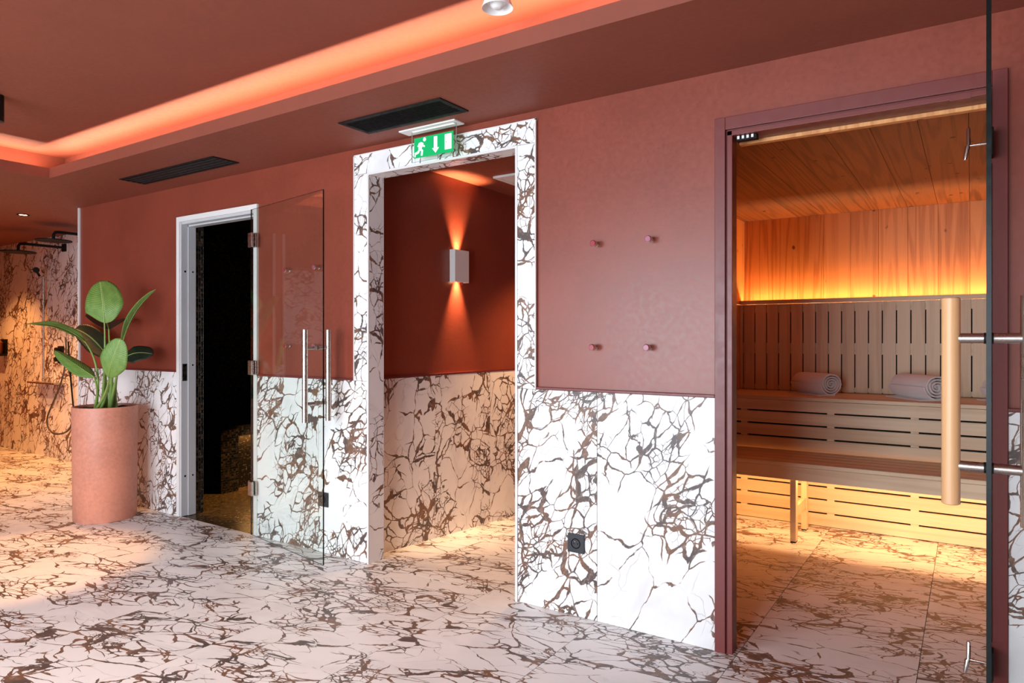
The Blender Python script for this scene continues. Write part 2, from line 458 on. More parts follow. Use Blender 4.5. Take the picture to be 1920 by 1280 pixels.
for k in range(-3, 0):
    aa, bb = max(UX1, XJ(k+1)), min(XR, XJ(k))
    if bb-aa > .02: panel(aa, bb, 0, RAIL)
for a, b in [(-6.08, SX0), (SX1, -2.886), (-1.695, UX0), (UX1, XR)]:
    B(a, b, -.015, 0, RAIL, RAIL+.012).build('rail_bead', M['red_paint'], WB, bevel=.002)
B(-6.09, -6.075, -.013, .1, 0, Z_SOF).build('edge_profile', M['edge'], WB)
# end of the main wall block (shower side), steam room shell
# ------------------------------------------------------------------ passage surround
T1 = thing('trim_1', ((PX0+PX1)/2, 0, 0), 'white veined marble surround of the open passage', 'door surround', kind='structure')
mt = M['marble_trim']; e = .007
B(-2.886, -1.695, -.014, -.0002, PZ, 2.27).build('head_stone', mt, T1)
B(-2.886, PX0-.001, -.014, -.0002, RAIL+.001, PZ-.002).build('side_stone', mt, T1)
B(PX1+.001, -1.695, -.014, -.0002, RAIL+.001, PZ-.002).build('side_stone', mt, T1)
B(PX0, PX0+.008, -.008, .1, .0, PZ-.010).build('reveal_stone', M['marble_trim'], T1)
B(PX1-.008, PX1, -.008, .1, .0, PZ-.010).build('reveal_stone', M['marble_trim'], T1)
B(PX0, PX1, -.008, .1, PZ-.009, PZ).build('reveal_stone', M['marble_trim'], T1)
for x0, x1, z0, z1 in [(PX0-.004, PX0+.008, 0, PZ-.012), (PX1-.008, PX1+.004, 0, PZ-.012), (PX0-.004, PX1+.004, PZ-.012, PZ), (-2.892, -2.886, RAIL, 2.275), (-1.695, -1.689, RAIL, 2.275), (-2.892, -1.689, 2.270, 2.276)]:
    B(x0, x1, -.017, -.008 if x1-x0 < .1 or z1 < 2.2 else -.0002, z0, z1).build('edge_profile', M['edge'], T1)
for x in (PX0, PX1-.008): B(x, x+.008, .1, .104, 0, PZ-.01).build('edge_profile', M['edge'], T1)

# ------------------------------------------------------------------ passage interior
WP = tag(B(-2.97, -2.87, .1, 3.05, -.3, Z_SOF).build('wall_passage_left', M['plaster']), 'dark red passage wall with a marble dado and an up and down light', 'wall', kind='structure')
for a, b in [(.105, .66), (.66, 1.265), (1.265, 1.87), (1.87, 2.475), (2.475, 3.05)]:
    MB().box(-2.87, -2.86, a+G, b-G, -.2, RAIL-G).build('panel', M['marble_wall'], WP)
B(-2.87, -2.855, .1, 3.05, RAIL, RAIL+.012).build('rail_bead', M['red_paint'], WP)
tag(B(-1.70, -1.62, .1, 3.05, -.3, Z_SOF).build('wall_passage_right', M['plaster']), 'red plaster wall on the right of the passage', 'wall', kind='structure')
tag(B(-2.97, -1.62, 3.05, 3.15, -.3, Z_SOF).build('wall_passage_end', M['plaster']), 'red plaster wall closing the passage', 'wall', kind='structure')

# ------------------------------------------------------------------ steam room
for nm, mb_, lb in [('left', MB().box(-6.08, -6.0, .165, 2.4, 0, Z_SOF), 'dark mosaic wall behind the steam room bench'), ('back', MB().box(-6.08, -2.98, 2.4, 2.5, 0, Z_SOF), 'dark mosaic wall at the back of the steam room'),
      ('right', MB().box(-3.0, -2.98, .165, 2.4, 0, Z_SOF), 'dark mosaic wall hidden right of the steam room doorway'),
      ('front', MB().box(-6.0, -4.615, .1, .165, 0, Z_SOF).box(-3.80, -3.0, .1, .165, 0, Z_SOF).box(-4.615, -3.80, .1, .165, 2.06, Z_SOF), 'dark mosaic reveal inside the steam room doorway')]:
    tag(mb_.build('wall_steam_'+nm, M['mosaic']), lb, 'wall', kind='structure')
SBN = thing('steam_bench', (-5.5, 1.2, 0), 'mosaic clad steam room bench with an amber light under its seat edge', 'bench')
B(-5.996, -5.12, .74, 2.396, -.004, .44).build('bench_body', M['mosaic'], SBN)
B(-5.996, -5.06, .74, 2.396, .44, .52).build('bench_seat', M['mosaic'], SBN)
B(-5.996, -5.03, .58, .74, -.004, .50).build('bench_end', M['mosaic'], SBN)
area('steam_bench_led', (-5.085, 1.5, .432), .02, 1.4, 8, (1, .5, .15), (0, 0, 0))
l = bpy.data.lights.new('steam_glow', 'SPOT'); l.energy = 190; l.color = (1, .58, .2); l.spot_size = .75; l.shadow_soft_size = .05
o = bpy.data.objects.new('steam_ceiling_spot', l); COL.objects.link(o); o.location = (-4.45, .95, 2.2)
SL = thing('ceiling_spot', (-4.45, .95, 2.25), 'small recessed spot in the steam room ceiling', 'lamp')
MB().lathe([(.03, 0), (.045, 0), (.045, -.006), (.03, -.006)], (-4.45, .95, 2.25), 20).build('ring', M['black'], SL)

DR = thing('door_1', ((SX0+SX1)/2, 0, 0), 'pale metal steam room door frame', 'door frame', kind='structure')
al = M['alu']
B(SX0, SX0+.034, -.014, .0, 0, SZ).build('jamb_face', M['edge'], DR)
B(SX0+.034, SX0+.046, -.004, .045, 0, SZ-.04).build('jamb_step', al, DR)
B(SX0+.046, SX0+.054, .045, .1, 0, SZ-.05).build('jamb_reveal', al, DR)
B(SX0, SX0+.040, .0, .099, 0, SZ-.03).build('jamb_core', al, DR)
B(SX1-.034, SX1, -.014, .0, 0, SZ).build('jamb_face', M['edge'], DR)
B(SX1-.046, SX1, .0, .099, 0, SZ-.03).build('jamb_core', al, DR)
B(SX0+.034, SX1-.034, -.014, .0, SZ-.034, SZ).build('head_face', M['edge'], DR)
B(SX0+.046, SX1-.046, .0, .045, SZ-.052, SZ).build('head_step', al, DR)
B(SX0+.046, SX1-.046, .045, .1, SZ-.062, SZ).build('head_reveal', al, DR)
for z in (.28, 1.06, 1.72):
    MB().tube([(SX0+.053, .075, z), (SX0+.057, .075, z)], .006, 10).build('screw', M['chrome'], DR)
    MB().tube([(SX0+.045, .022, z), (SX0+.049, .022, z)], .007, 10).build('screw', M['chrome'], DR)
B(SX0+.046, SX0+.049, .002, .036, .95, 1.07).build('strike_plate', M['steel'], DR)

# glass door folded back against the wall
HX, HY = -3.786, -.034; EX, EY = -2.94, -.19
dv = Vector((EX-HX, EY-HY, 0)); W1 = dv.length; dv.normalize(); nv = Vector((dv.y, -dv.x, 0))   # nv points to the room
GD = thing('glass_door', (HX, HY, 0), 'frameless clear glass door swung open flat against the wall beside the passage', 'door')
def obox(o, a, b, c, x0, x1, y0, y1, z0, z1, m=0):
    pt = lambda x, y, z: o+a*x+b*y+c*z
    return MB().hexa([pt(x0,y0,z0),pt(x1,y0,z0),pt(x1,y1,z0),pt(x0,y1,z0)], [pt(x0,y0,z1),pt(x1,y0,z1),pt(x1,y1,z1),pt(x0,y1,z1)], m)
ZV = Vector((0, 0, 1)); O1 = Vector((HX, HY, 0))
def glass_slab(O, a, b, wd, th, z0, z1, parent):
    # two big faces in clear glass, the four narrow edges in the green of thick glass
    mb = obox(O, a, b, ZV, 0, wd, -th/2, th/2, z0, z1)
    mb.m = [1, 1, 0, 1, 0, 1]
    return mb.build('glass_pane', [M['glass'], M['edge_glass']], parent)
glass_slab(O1, dv, nv, W1, .008, .012, 2.062, GD)
def bar(o, a, b, x, y, z0, z1, r): p = o+a*x+b*y; return MB().tube([p+ZV*z0, p+ZV*z1], r, 20)
hx = W1*.919
for s in (1, -1):
    hb = bar(O1, dv, nv, hx, s*.072, .79, 1.297, .0155).build('pull_bar', M['steel'], GD, smooth=True)
    for z in (.891, 1.197):
        q0 = O1+dv*hx+nv*(s*.004)+ZV*z; q1 = O1+dv*hx+nv*(s*.062)+ZV*z
        MB().tube([q0, q1], .0095, 14).tube([q0, q0+nv*(s*.006)], .014, 14).build('standoff', M['steel'], hb, smooth=True)
for z in (.305, 1.065, 1.868):
    h = obox(O1, dv, nv, ZV, -.012, .042, .004, .019, z-.045, z+.045).build('hinge', M['steel'], GD, bevel=.004)
    obox(O1, dv, nv, ZV, -.016, .042, -.019, -.004, z-.045, z+.045).build('hinge_plate', M['steel'], h, bevel=.004)
    MB().tube([O1+dv*-.02+ZV*(z-.045), O1+dv*-.02+ZV*(z+.045)], .009, 14).build('hinge_pin', M['chrome'], h, smooth=True)

# ------------------------------------------------------------------ sauna door frame
DS = thing('door_2', ((UX0+UX1)/2, 0, 0), 'red painted sauna door frame', 'door frame', kind='structure')
rp = M['red_paint']
for s in (0, 1):
    f = (lambda x: UX0+x) if s == 0 else (lambda x: UX1-x)
    def fb(xa, xb, *r): a, b = sorted((f(xa), f(xb))); return B(a, b, *r)
    fb(0, .042, -.016, .0, 0, UZ).build('architrave', rp, DS, bevel=.002)
    fb(.047, .068 if s == 0 else .054, -.008, .055, 0, UZ-.055).build('jamb', rp, DS, bevel=.002)
    fb(.0, .047, .0, .1, 0, UZ-.05).build('jamb_core', rp, DS)
B(UX0+.042, UX1-.042, -.016, .0, UZ-.05, UZ).build('architrave', rp, DS, bevel=.002)
B(UX0+.047, UX1-.047, -.008, .1, UZ-.074, UZ-.055).build('head_jamb', rp, DS, bevel=.002)
B(UX0+.047, UX1-.047, .0, .1, UZ-.055, UZ).build('head_core', rp, DS)
B(UX0+.066, UX1-.05, .1, .13, UZ-.088, UZ-.07).build('head_lining', M['pine'], DS)
ct = B(-.775, -.695, .012, .045, UZ-.094, UZ-.074).build('catch_strip', M['black'], DS, bevel=.003)
for i in range(4): B(-.770+i*.018, -.761+i*.018, .009, .02, UZ-.088, UZ-.076).build('roller', M['white'], ct)
for z in (1.88, .2): B(UX1-.045, UX1-.030, -.0175, -.012, z-.06, z+.06).build('hinge_recess', M['red_face'] if False else rp, DS)
B(UX1-.16, UX1-.10, -.010, .02, UZ-.078, UZ-.062).build('strike_recess', rp, DS)

# sauna glass door, open towards the room
O2 = Vector((.046, -.03, 0)); E2 = Vector((.0355, -.80, 0)); a2 = (E2-O2); W2 = a2.length; a2.normalize(); n2 = Vector((a2.y, -a2.x, 0))  # n2 points left(-x)
SD = thing('glass_door', (O2.x, O2.y, 0), 'frameless sauna glass door standing open towards the viewer with a wooden handle', 'door')
glass_slab(O2, a2, n2, W2, .010, .012, 2.062, SD)
p = O2+a2*(W2-.085)
wbar = MB().tube([p+n2*.078+ZV*.836, p+n2*.078+ZV*.838, p+n2*.078+ZV*1.349, p+n2*.078+ZV*1.352], [.017, .0205, .0205, .017], 28).build('wooden_handle', M['beech'], SD, smooth=True)
wbar['label'] = 'round wooden handle bar'
sbar = MB().tube([p-n2*.078+ZV*.80, p-n2*.078+ZV*1.352], .0165, 28).build('steel_handle', M['steel'], SD, smooth=True)
sbar['label'] = 'brushed steel handle bar'
for s, par in ((1, wbar), (-1, sbar)):
    for z in (.934, 1.25):
        MB().tube([p+n2*(s*.005)+ZV*z, p+n2*(s*.066)+ZV*z], .0125, 20).build('standoff', M['steel'], par, smooth=True)
        MB().tube([p+n2*(s*.005)+ZV*z, p+n2*(s*.010)+ZV*z], .0135, 20).build('washer', M['black'], par, smooth=True)
for z in (1.88, .2):
    h = obox(O2, a2, n2, ZV, -.01, .05, -.016, -.005, z-.045, z+.045).build('hinge', M['black'], SD, bevel=.003)
    q = O2+n2*.052+Vector((0, -.02, 0))
    MB().tube([q+ZV*(z+.06), q+ZV*(z+.055), q+ZV*(z+.002), q+Vector((-.003, 0, z-.004)), q+Vector((-.010, 0, z-.045))], [.003, .006, .006, .008, .005], 12).tube([O2+n2*.005+Vector((0, -.02, z)), q+ZV*z], .004, 10).build('hinge_arm', M['chrome'], h, smooth=True)

# ------------------------------------------------------------------ sauna cabin
SX, SXR, SYB, SZC = -1.515, .9, 2.90, 2.185
WK = thing('wall_sauna_back', ((SX+SXR)/2, SYB, 0), 'knotty pine plank wall at the back of the sauna lit from below', 'wall', kind='structure')
B(SX, SXR, SYB+.014, SYB+.1, 0, SZC).build('backing', M['pine'], WK)
x = SX; k = 0
xs = [SX, -1.472] + [-1.296+.1845*i for i in range(14)]
xs = [v for v in xs if v < SXR-.03]+[SXR]
for a, b in zip(xs[:-1], xs[1:]):
    B(a+.0007, b-.0007, SYB, SYB+.014, 0, SZC).build('plank', M['pine'], WK, bevel=.0015)
WKL = thing('wall_sauna_left', (SX, 1.5, 0), 'pine plank side wall of the sauna behind the left door jamb', 'wall', kind='structure')
B(SX-.085, SX-.014, .1, SYB+.1, 0, SZC).build('backing', M['pine'], WKL)
yy = SYB
while yy > .16:
    y0 = max(.15, yy-.1845); B(SX-.014, SX, y0+.0007, yy-.0007, 0, SZC).build('plank', M['pine'], WKL, bevel=.0015); yy = y0
tag(B(SXR, SXR+.1, .1, SYB+.1, 0, SZC).build('wall_sauna_right', M['pine']), 'pine side wall of the sauna hidden beyond the right jamb', 'wall', kind='structure')
tag(MB().box(SX-.085, UX0+.045, .1, .115, 0, SZC).box(UX1-.052, SXR, .1, .115, 0, SZC).box(UX0+.045, UX1-.052, .1, .115, UZ-.07, SZC).build('wall_sauna_front', M['pine']), 'pine lined inside of the sauna door wall', 'wall', kind='structure')
CS = thing('ceiling_sauna', (0, 1.5, SZC), 'pine plank ceiling of the sauna', 'ceiling', kind='structure')
B(SX-.085, SXR+.1, .1, SYB+.1, SZC+.014, SZC+.1).build('backing', M['pine_y_shaded'], CS)
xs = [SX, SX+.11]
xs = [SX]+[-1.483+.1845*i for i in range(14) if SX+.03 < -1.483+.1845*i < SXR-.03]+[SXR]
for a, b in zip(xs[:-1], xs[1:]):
    B(a+.0007, b-.0007, .1, SYB, SZC, SZC+.014).build('plank', M['pine_y_shaded'], CS, bevel=.0015)

# backrest
BRY = 2.775
BR = thing('slat_backrest', ((SX+SXR)/2, BRY, .85), 'pale vertical slat backrest behind the upper sauna bench', 'backrest')
xs0 = -1.47*(BRY+D)/(2.7+D)
sl = MB().box(-.0398, .0398, BRY, BRY+.02, .856, 1.512).mesh('slat', M['aspen_z'])
x = xs0; first = True
while x < SXR-.05:
    o = inst('slat', sl, BR, (x+.0440, 0, 0)); x += .0880
B(SX+.002, xs0-.003, BRY, BRY+.02, .856, 1.512).build('slat', M['aspen_z'], BR)
B(SX+.002, SXR-.002, BRY-.006, BRY+.032, 1.514, 1.545).build('top_rail', M['aspen_x'], BR, bevel=.003)
for z0, z1 in [(1.448, 1.512), (1.134, 1.214), (.860, .892)]:
    B(SX+.002, SXR-.002, BRY+.0105, BRY+.032, z0, z1).build('batten', M['aspen_x'], BR)
B(SX+.002, SXR-.002, BRY+.028, BRY+.032, .856, 1.512).build('back_board', M['rubber'], BR)
area('sauna_back_led', ((SX+SXR)/2, BRY+.062, 1.513), SXR-SX-.06, .012, 17, (1, .45, .17), (math.pi+.3, 0, 0))

# upper bench
SK = 2.20
UB = thing('sauna_bench', ((SX+SXR)/2, 2.5, 0), 'upper sauna bench of pale boards with a slatted front', 'bench')
for i in range(6):
    y0 = SK-.008+i*.0965
    B(SX+.002, SXR-.002, y0, min(y0+.089, BRY-.001), .829, .853).build('seat_slat', M['aspen_x'], UB, bevel=.003)
fz = [(.831-.002, .755), (.747, .668), (.659, .582), (.573, .488), (.479, .365), (.357, .270), (.261, .184), (.175, .093), (.084, .004)]
for z1, z0 in fz:
    B(SX+.002, SXR-.002, SK, SK+.022, z0, z1-.002).build('front_slat', M['aspen_x'], UB, bevel=.002)
for x in (-1.331, -.77, -.29, .24, .7):
    B(x-.022, x+.022, SK+.004, SK+.045, .004, .828).build('upright', M['aspen_z'], UB)
B(SX+.002, SXR-.002, SK+.05, SK+.056, .004, .82).build('back_board', M['rubber'], UB)

# lower bench
LBY = 1.68
LB = thing('sauna_step_bench', (-.3, 1.9, 0), 'lower sauna bench of pale boards standing on wooden legs', 'bench')
for i in range(5):
    y0 = LBY+i*.1005
    B(SX+.004, SXR-.004, y0, y0+.094, .470, .494).build('seat_slat', M['aspen_x'], LB, bevel=.003)
B(SX+.004, SXR-.004, LBY+.002, LBY+.024, .388, .469).build('front_rail', M['aspen_x'], LB, bevel=.003)
for x in (-.905, .45):
    for y in (1.706, 2.035):
        lg = B(x-.017, x+.017, y, y+.06, .008, .468).build('leg', M['aspen_z'], LB, bevel=.002)
        B(x-.015, x+.015, y+.003, y+.057, 0, .008).build('foot', M['rubber'], lg)
    B(x-.014, x+.014, 1.766, 2.035, .15, .215).build('stretcher', M['aspen_z'], LB, bevel=.002)
area('sauna_floor_led', ((SX+SXR)/2, LBY+.06, .455), SXR-SX-.06, .03, 14, (1, .49, .2), (math.radians(28), 0, 0))

# rolled towels
def towel(c, ang, r, ln, label, mat):
    T = thing('rolled_towel', (c[0], c[1], .853), label, 'towel', 'rolled towels on the upper sauna bench')
    ax = Vector((math.cos(ang), math.sin(ang), 0)); sd = Vector((-ax.y, ax.x, 0))
    cc = Vector((c[0], c[1], .853+r*.93))
    rnd = random.Random(int(r*1e4)+int(c[0]*100))
    # spiral cross section, thick sheet
    turns, n = 4.2, 120; th = .0085
    prof = []
    for i in range(n+1):
        t = i/n; a = -t*turns*2*math.pi - 1.9
        rr = .006+(r-.006-th/2)*t*(1+.03*math.sin(3*a))
        prof.append((rr*math.cos(a)*1.06, rr*math.sin(a)*.94))
    mb = MB(); secs = 9; vs = []
    outer = []; inner = []
    for i in range(n+1):
        x, z = prof[i]; l_ = math.hypot(x, z) or 1
        outer.append((x+x/l_*th/2, z+z/l_*th/2)); inner.append((x-x/l_*th/2, z-z/l_*th/2))
    ring = outer+inner[::-1]; m_ = len(ring)
    for s in range(secs):
        f = s/(secs-1); off = (f-.5)*ln
        wob = 1+.025*math.sin(f*9+r*100)
        bul = 1-(.05 if s in (0, secs-1) else 0)
        for x, z in ring:
            e_ = rnd.uniform(-.0006, .0006)
            vs.append(cc+ax*(off + (rnd.uniform(-.003, .003) if s in (0, secs-1) else 0))+sd*(x*wob*bul+e_)+ZV*(max(z*bul, -r*.93)+e_*.5))
    fs = []
    for s in range(secs-1):
        for j in range(m_): fs.append((s*m_+j, s*m_+(j+1) % m_, (s+1)*m_+(j+1) % m_, (s+1)*m_+j))
    for s in (0, secs-1):
        for i in range(n): fs.append((s*m_+i, s*m_+i+1, s*m_+m_-2-i, s*m_+m_-1-i))
    mb.add(vs, fs).build('roll', mat, T, smooth=True)
    # loose end lying under the roll
    fl = MB(); k = 8; vs = []
    for s in (0, 1):
        off = (s-.5)*ln*.985
        for i in range(k+1):
            t = i/k; x = -r*.35+t*r*1.55
            vs.append(cc+ax*off+sd*x*-1+ZV*(-r*.93+.011+.003*math.sin(t*5)))
        for i in range(k, -1, -1):
            t = i/k; x = -r*.35+t*r*1.55
            vs.append(cc+ax*off+sd*x*-1+ZV*(-r*.93+.001))
    q = 2*(k+1)
    fs = [(i, (i+1) % q, q+(i+1) % q, q+i) for i in range(q)]+[tuple(range(q)), tuple(range(2*q-1, q-1, -1))]
    fl.add(vs, fs).build('loose_end', mat, T, smooth=True)
TA = math.radians(-68)
towel((-.915, 2.52), math.radians(-44), .09, .33, 'rolled towel on the upper sauna bench farthest from the wooden door handle', M['towel_pink'])
towel((-.285, 2.49), math.radians(-52), .094, .36, 'rolled towel on the upper sauna bench just left of the wooden door handle', M['towel_pink'])
towel((.205, 2.50), math.radians(-60), .09, .32, 'rolled towel half hidden behind the edge of the open sauna door', M['towel_pink'])

# ------------------------------------------------------------------ shower recess on the left
SYW = .62
WSH = tag(B(XL-.1, -6.08, SYW+.01, SYW+.1, -.1, Z_SOF).build('wall_shower', M['joint']), 'veined marble wall of the shower recess in warm light', 'wall', kind='structure')
for k in range(9, 16):
    aa, bb = max(XL, XJ(k+1)), min(-6.08, XJ(k))
    if bb-aa > .02: B(aa+G, bb-G, SYW, SYW+.0098, 0, Z_SOF-.002).build('panel', M['marble_wall'], WSH)
tag(B(XL-.1, XL, FY, SYW, -.1, Z_TRAY).build('wall_left', M['plaster']), 'terracotta plaster end wall beyond the shower', 'wall', kind='structure')
tag(B(XR, XR+.1, FY, 0, -.1, Z_TRAY).build('wall_right', M['plaster']), 'terracotta plaster wall to the right of the room', 'wall', kind='structure')
WPA = tag(B(XL, -6.4, -1.05, -.95, 0, Z_SOF).build('wall_partition', M['plaster']), 'terracotta partition screening the shower area, seen mirrored in the glass door', 'wall', kind='structure')
B(-6.4, -6.39, -1.049, -.951, 0, .98).build('panel', M['marble_wall'], WPA)
for y in (-1.056, -.956): B(-6.404, -6.388, y, y+.012, 0, Z_SOF).build('edge_profile', M['edge'], WPA)
for k in range(5):
    B(XL, XL+.01, -1.90-.605*(k+1)+G, -1.90-.605*k-G, 1.16, 2.27).build('panel', M['marble_wall'], bpy.data.objects['wall_left'])
wf = MB()
xs = [XL]+[v for w_ in sorted(WINDOWS) for v in w_[:2]]+[XR]
for a, b in zip(xs[0::2], xs[1::2]): wf.box(a, b, FY-.1, FY, 0, Z_TRAY)
for a, b, _ in WINDOWS: wf.box(a, b, FY-.1, FY, 0, .2); wf.box(a, b, FY-.1, FY, 2.2, Z_TRAY)
tag(wf.build('wall_front', M['plaster']), 'terracotta wall with tall windows behind the viewer', 'wall', kind='structure')
for i, (a, b, _) in enumerate(WINDOWS):
    wn = thing('window_%d' % (i+1), ((a+b)/2, FY, .2), 'tall window letting in daylight behind the viewer', 'window', kind='structure')
    for x0, x1, z0, z1 in [(a, a+.05, .2, 2.2), (b-.05, b, .2, 2.2), (a+.05, b-.05, .2, .25), (a+.05, b-.05, 2.15, 2.2)]:
        B(x0, x1, FY-.08, FY-.02, z0, z1).build('window_frame', M['white'], wn)
    B(a+.05, b-.05, FY-.055, FY-.05, .25, 2.15).build('pane', M['glass'], wn)

def mixer():
    T = thing('shower_set', (-8.0, SYW, .78), 'chrome shower riser with hand shower, hose and black valve on the marble wall', 'shower')
    y = SYW-.055
    MB().tube([(-8.116, y, .80), (-8.116, y, 1.90)], .0105, 14).build('riser_rail', M['steel'], T, smooth=True)
    for z in (.84, 1.86): MB().tube([(-8.116, y, z), (-8.116, SYW, z)], .009, 10).build('bracket', M['chrome'], T, smooth=True)
    hs = MB().tube([(-8.13, y-.03, 1.905), (-8.10, y-.06, 1.93), (-8.03, y-.10, 1.955), (-7.98, y-.12, 1.95)], [.012, .012, .014, .03], 12).build('hand_shower', M['black'], T, smooth=True)
    B(-8.38, -7.76, y-.05, SYW, .776, .792).build('shelf', M['steel'], T, bevel=.003)
    vp = B(-7.90, -7.78, SYW-.012, SYW, .99, 1.17).build('valve_plate', M['black'], T, bevel=.004)
    [MB().tube([(-7.84, SYW-.012, z), (-7.84, SYW-.06, z)], .026, 18).build('valve_knob', M['black'], vp, smooth=True) for z in (1.13, 1.035)]
    pts = [P(123, 632, .5), P(124, 660, .5), P(121, 690, .46), P(112, 725, .44), P(98, 758, .44), P(89, 782, .44), P(90, 800, .44), P(100, 812, .44), P(114, 813, .46), P(126, 808, .5), P(133, 798, .52), P(140, 770, .55)]
    def cr(pts, n=6):
        out = []
        q = [pts[0]]+pts+[pts[-1]]
        for i in range(1, len(q)-2):
            for j in range(n):
                t = j/n; a, b, c, d = q[i-1:i+3]
                out.append(.5*((2*b)+(c-a)*t+(2*a-5*b+4*c-d)*t*t+(3*b-a-3*c+d)*t**3))
        out.append(pts[-1]); return out
    MB().tube(cr(pts), .0085, 10).build('hose', M['hose'], T, smooth=True)
    MB().tube(cr([P(128, 640, .58), P(131, 690, .58), P(137, 757, .58), P(140, 775, .58)]), .008, 10).build('hose', M['black'], T, smooth=True)
mixer()
def rain(xw, z, ln, label, head=True):
    T = thing('rain_shower', (xw, SYW, z), label, 'shower head', 'rain showers on the shower wall')
    B(xw-.035, xw+.035, SYW-.02, SYW, z-.04, z+.04).build('wall_plate', M['black'], T, bevel=.003)
    yt = SYW-ln
    arm = MB().tube([(xw, SYW-.02, z), (xw, yt+.05, z), (xw, yt+.015, z-.005), (xw, yt, z-.03), (xw, yt, z-.075)], .013, 14).build('arm', M['black'], T, smooth=True)
    MB().lathe([(0, .02), (.02, .02), (.03, .008), (.15, .003), (.15, -.006), (0, -.006)], (xw, yt, z-.085), 36).build('head', M['black'], T, smooth=True)
rain(-7.76, 2.18, .42, 'black overhead rain shower arm and disc nearest the riser rail')
rain(-7.16, 2.25, .36, 'black overhead rain shower mostly hidden behind the corner of the terracotta wall')
SDp = thing('soap_dispenser', (-9.22, SYW, 1.1), 'amber soap bottle in a black wall holder in the shower', 'dispenser')
B(-9.30, -9.13, SYW-.012, SYW, 1.07, 1.24).build('holder_plate', M['black'], SDp)
B(-9.30, -9.13, SYW-.10, SYW-.012, 1.05, 1.075).build('holder_cup', M['black'], SDp)
MB().lathe([(0, 0), (.048, 0), (.05, .01), (.05, .125), (.03, .15), (.014, .155), (.014, .17), (0, .17)], (-9.215, SYW-.065, 1.075), 24).build('bottle', M['amber'], SDp, smooth=True)
MB().tube([(-9.215, SYW-.065, 1.245), (-9.215, SYW-.065, 1.275), (-9.215, SYW-.11, 1.28)], .009, 10).build('pump', M['black'], SDp, smooth=True)

def downlight(x, y, z, label, power, color=(1, .56, .25), size=1.9, group=None):
    T = thing('downlight', (x, y, z), label, 'lamp', group)
    MB().lathe([(.032, .0), (.046, .0), (.048, -.004), (.046, -.006), (.034, -.006), (.03, .0)], (x, y, z), 28).build('ring', M['black'], T, smooth=True)
    MB().lathe([(.0, -.0025), (.031, -.0025)], (x, y, z), 24).build('lens', M['lamp_glow'], T)
    l = bpy.data.lights.new('downlight_beam', 'SPOT'); l.energy = power; l.color = color; l.spot_size = size; l.spot_blend = .6; l.shadow_soft_size = .03
    o = bpy.data.objects.new('downlight_beam', l); COL.objects.link(o); o.location = (x, y, z-.02)
downlight(-6.80, -.13, Z_SOF, 'small round recessed downlight glowing in the ceiling before the shower', 150, (1, .46, .16))
downlight(-8.7, -.10, Z_SOF, 'round recessed downlight over the far shower, left of the picture', 120, (1, .38, .10))
downlight(-7.7, -.45, Z_SOF, 'round recessed downlight over the floor in front of the shower', 110, (1, .44, .15))
downlight(-2.15, 1.9, Z_SOF, 'round recessed downlight deep in the passage ceiling', 150)

# ------------------------------------------------------------------ wall light in the passage
WL = thing('wall_light', (-2.87, .882, 1.72), 'white rectangular up and down wall light glowing in the passage', 'wall lamp')
x0, x1, y0, y1, z0, z1 = -2.87, -2.822, .815, .965, 1.623, 1.836; th = .006
sh = MB().box(x1-th, x1, y0, y1, z0, z1).box(x0+.003, x1-th, y0, y0+th, z0, z1).box(x0+.003, x1-th, y1-th, y1, z0, z1)
sh.build('shade', M['white'], WL)
B(x0+.001, x0+.012, y0+.02, y1-.02, z0+.04, z1-.04).build('wall_plate', M['white'], WL)
bl = MB().tube([(-2.842, .892, 1.718), (-2.842, .892, 1.742)], .012, 16).build('bulb', M['white'], WL, smooth=True)
for s in (1, -1):
    l = bpy.data.lights.new('wall_light_beam', 'SPOT'); l.energy = 150; l.color = (1, .56, .27); l.spot_size = math.radians(54); l.spot_blend = 1; l.shadow_soft_size = .012
    o = bpy.data.objects.new('wall_light_beam', l); COL.objects.link(o); o.location = (-2.846, .89, 1.73+s*.03)
    o.rotation_euler = (math.pi, 0, 0) if s > 0 else (0, 0, 0)
HT = thing('access_hatch', (-2.5, 1.12, Z_SOF), 'cream square ceiling panel in the passage', 'hatch')
for a, b, c, d in [(-2.62, -2.22, .96, .99), (-2.62, -2.22, 1.33, 1.36), (-2.62, -2.59, .99, 1.33), (-2.25, -2.22, .99, 1.33)]:
    B(a, b, c, d, Z_SOF-.014, Z_SOF).build('frame', M['white'], HT)
B(-2.59, -2.25, .99, 1.33, Z_SOF-.006, Z_SOF).build('hatch_panel', M['white'], HT)

# ------------------------------------------------------------------ small fittings on the main wall
def hook(x, z, face, label):
    T = thing('coat_hook', (x, 0, z), label, 'hook', 'round coat hooks on the terracotta wall')
    bd = MB().lathe([(0, 0), (.012, 0), (.012, .012), (.008, .016), (.008, .022), (.0145, .028), (.0145, .046), (.0125, .048)], (0, 0, 0), 24)
    bd.v = [(vx, -vz, vy) for vx, vy, vz in bd.v]
    bd.build('stem', M['chrome'], T, smooth=True, local=True)
    fc = MB().lathe([(0, .0495), (.0115, .0495), (.0130, .048), (.0130, .046)], (0, 0, 0), 24)
    fc.v = [(vx, -vz, vy) for vx, vy, vz in fc.v]
    fc.build('cap', face, T, smooth=True, local=True)
for x, z, f, lb in [(-1.378, 1.665, 'red_face', 'round chrome coat hook with red cap, upper one nearer the passage'), (-1.122, 1.665, 'mauve_face', 'round chrome coat hook with mauve cap, upper one nearer the sauna'),
                (-1.384, 1.210, 'red_face', 'round chrome coat hook with red cap, lower one nearer the passage'), (-1.130, 1.211, 'mauve_face', 'round chrome coat hook with mauve cap, lower one nearer the sauna')]:
    hook(x, z, M[f], lb)
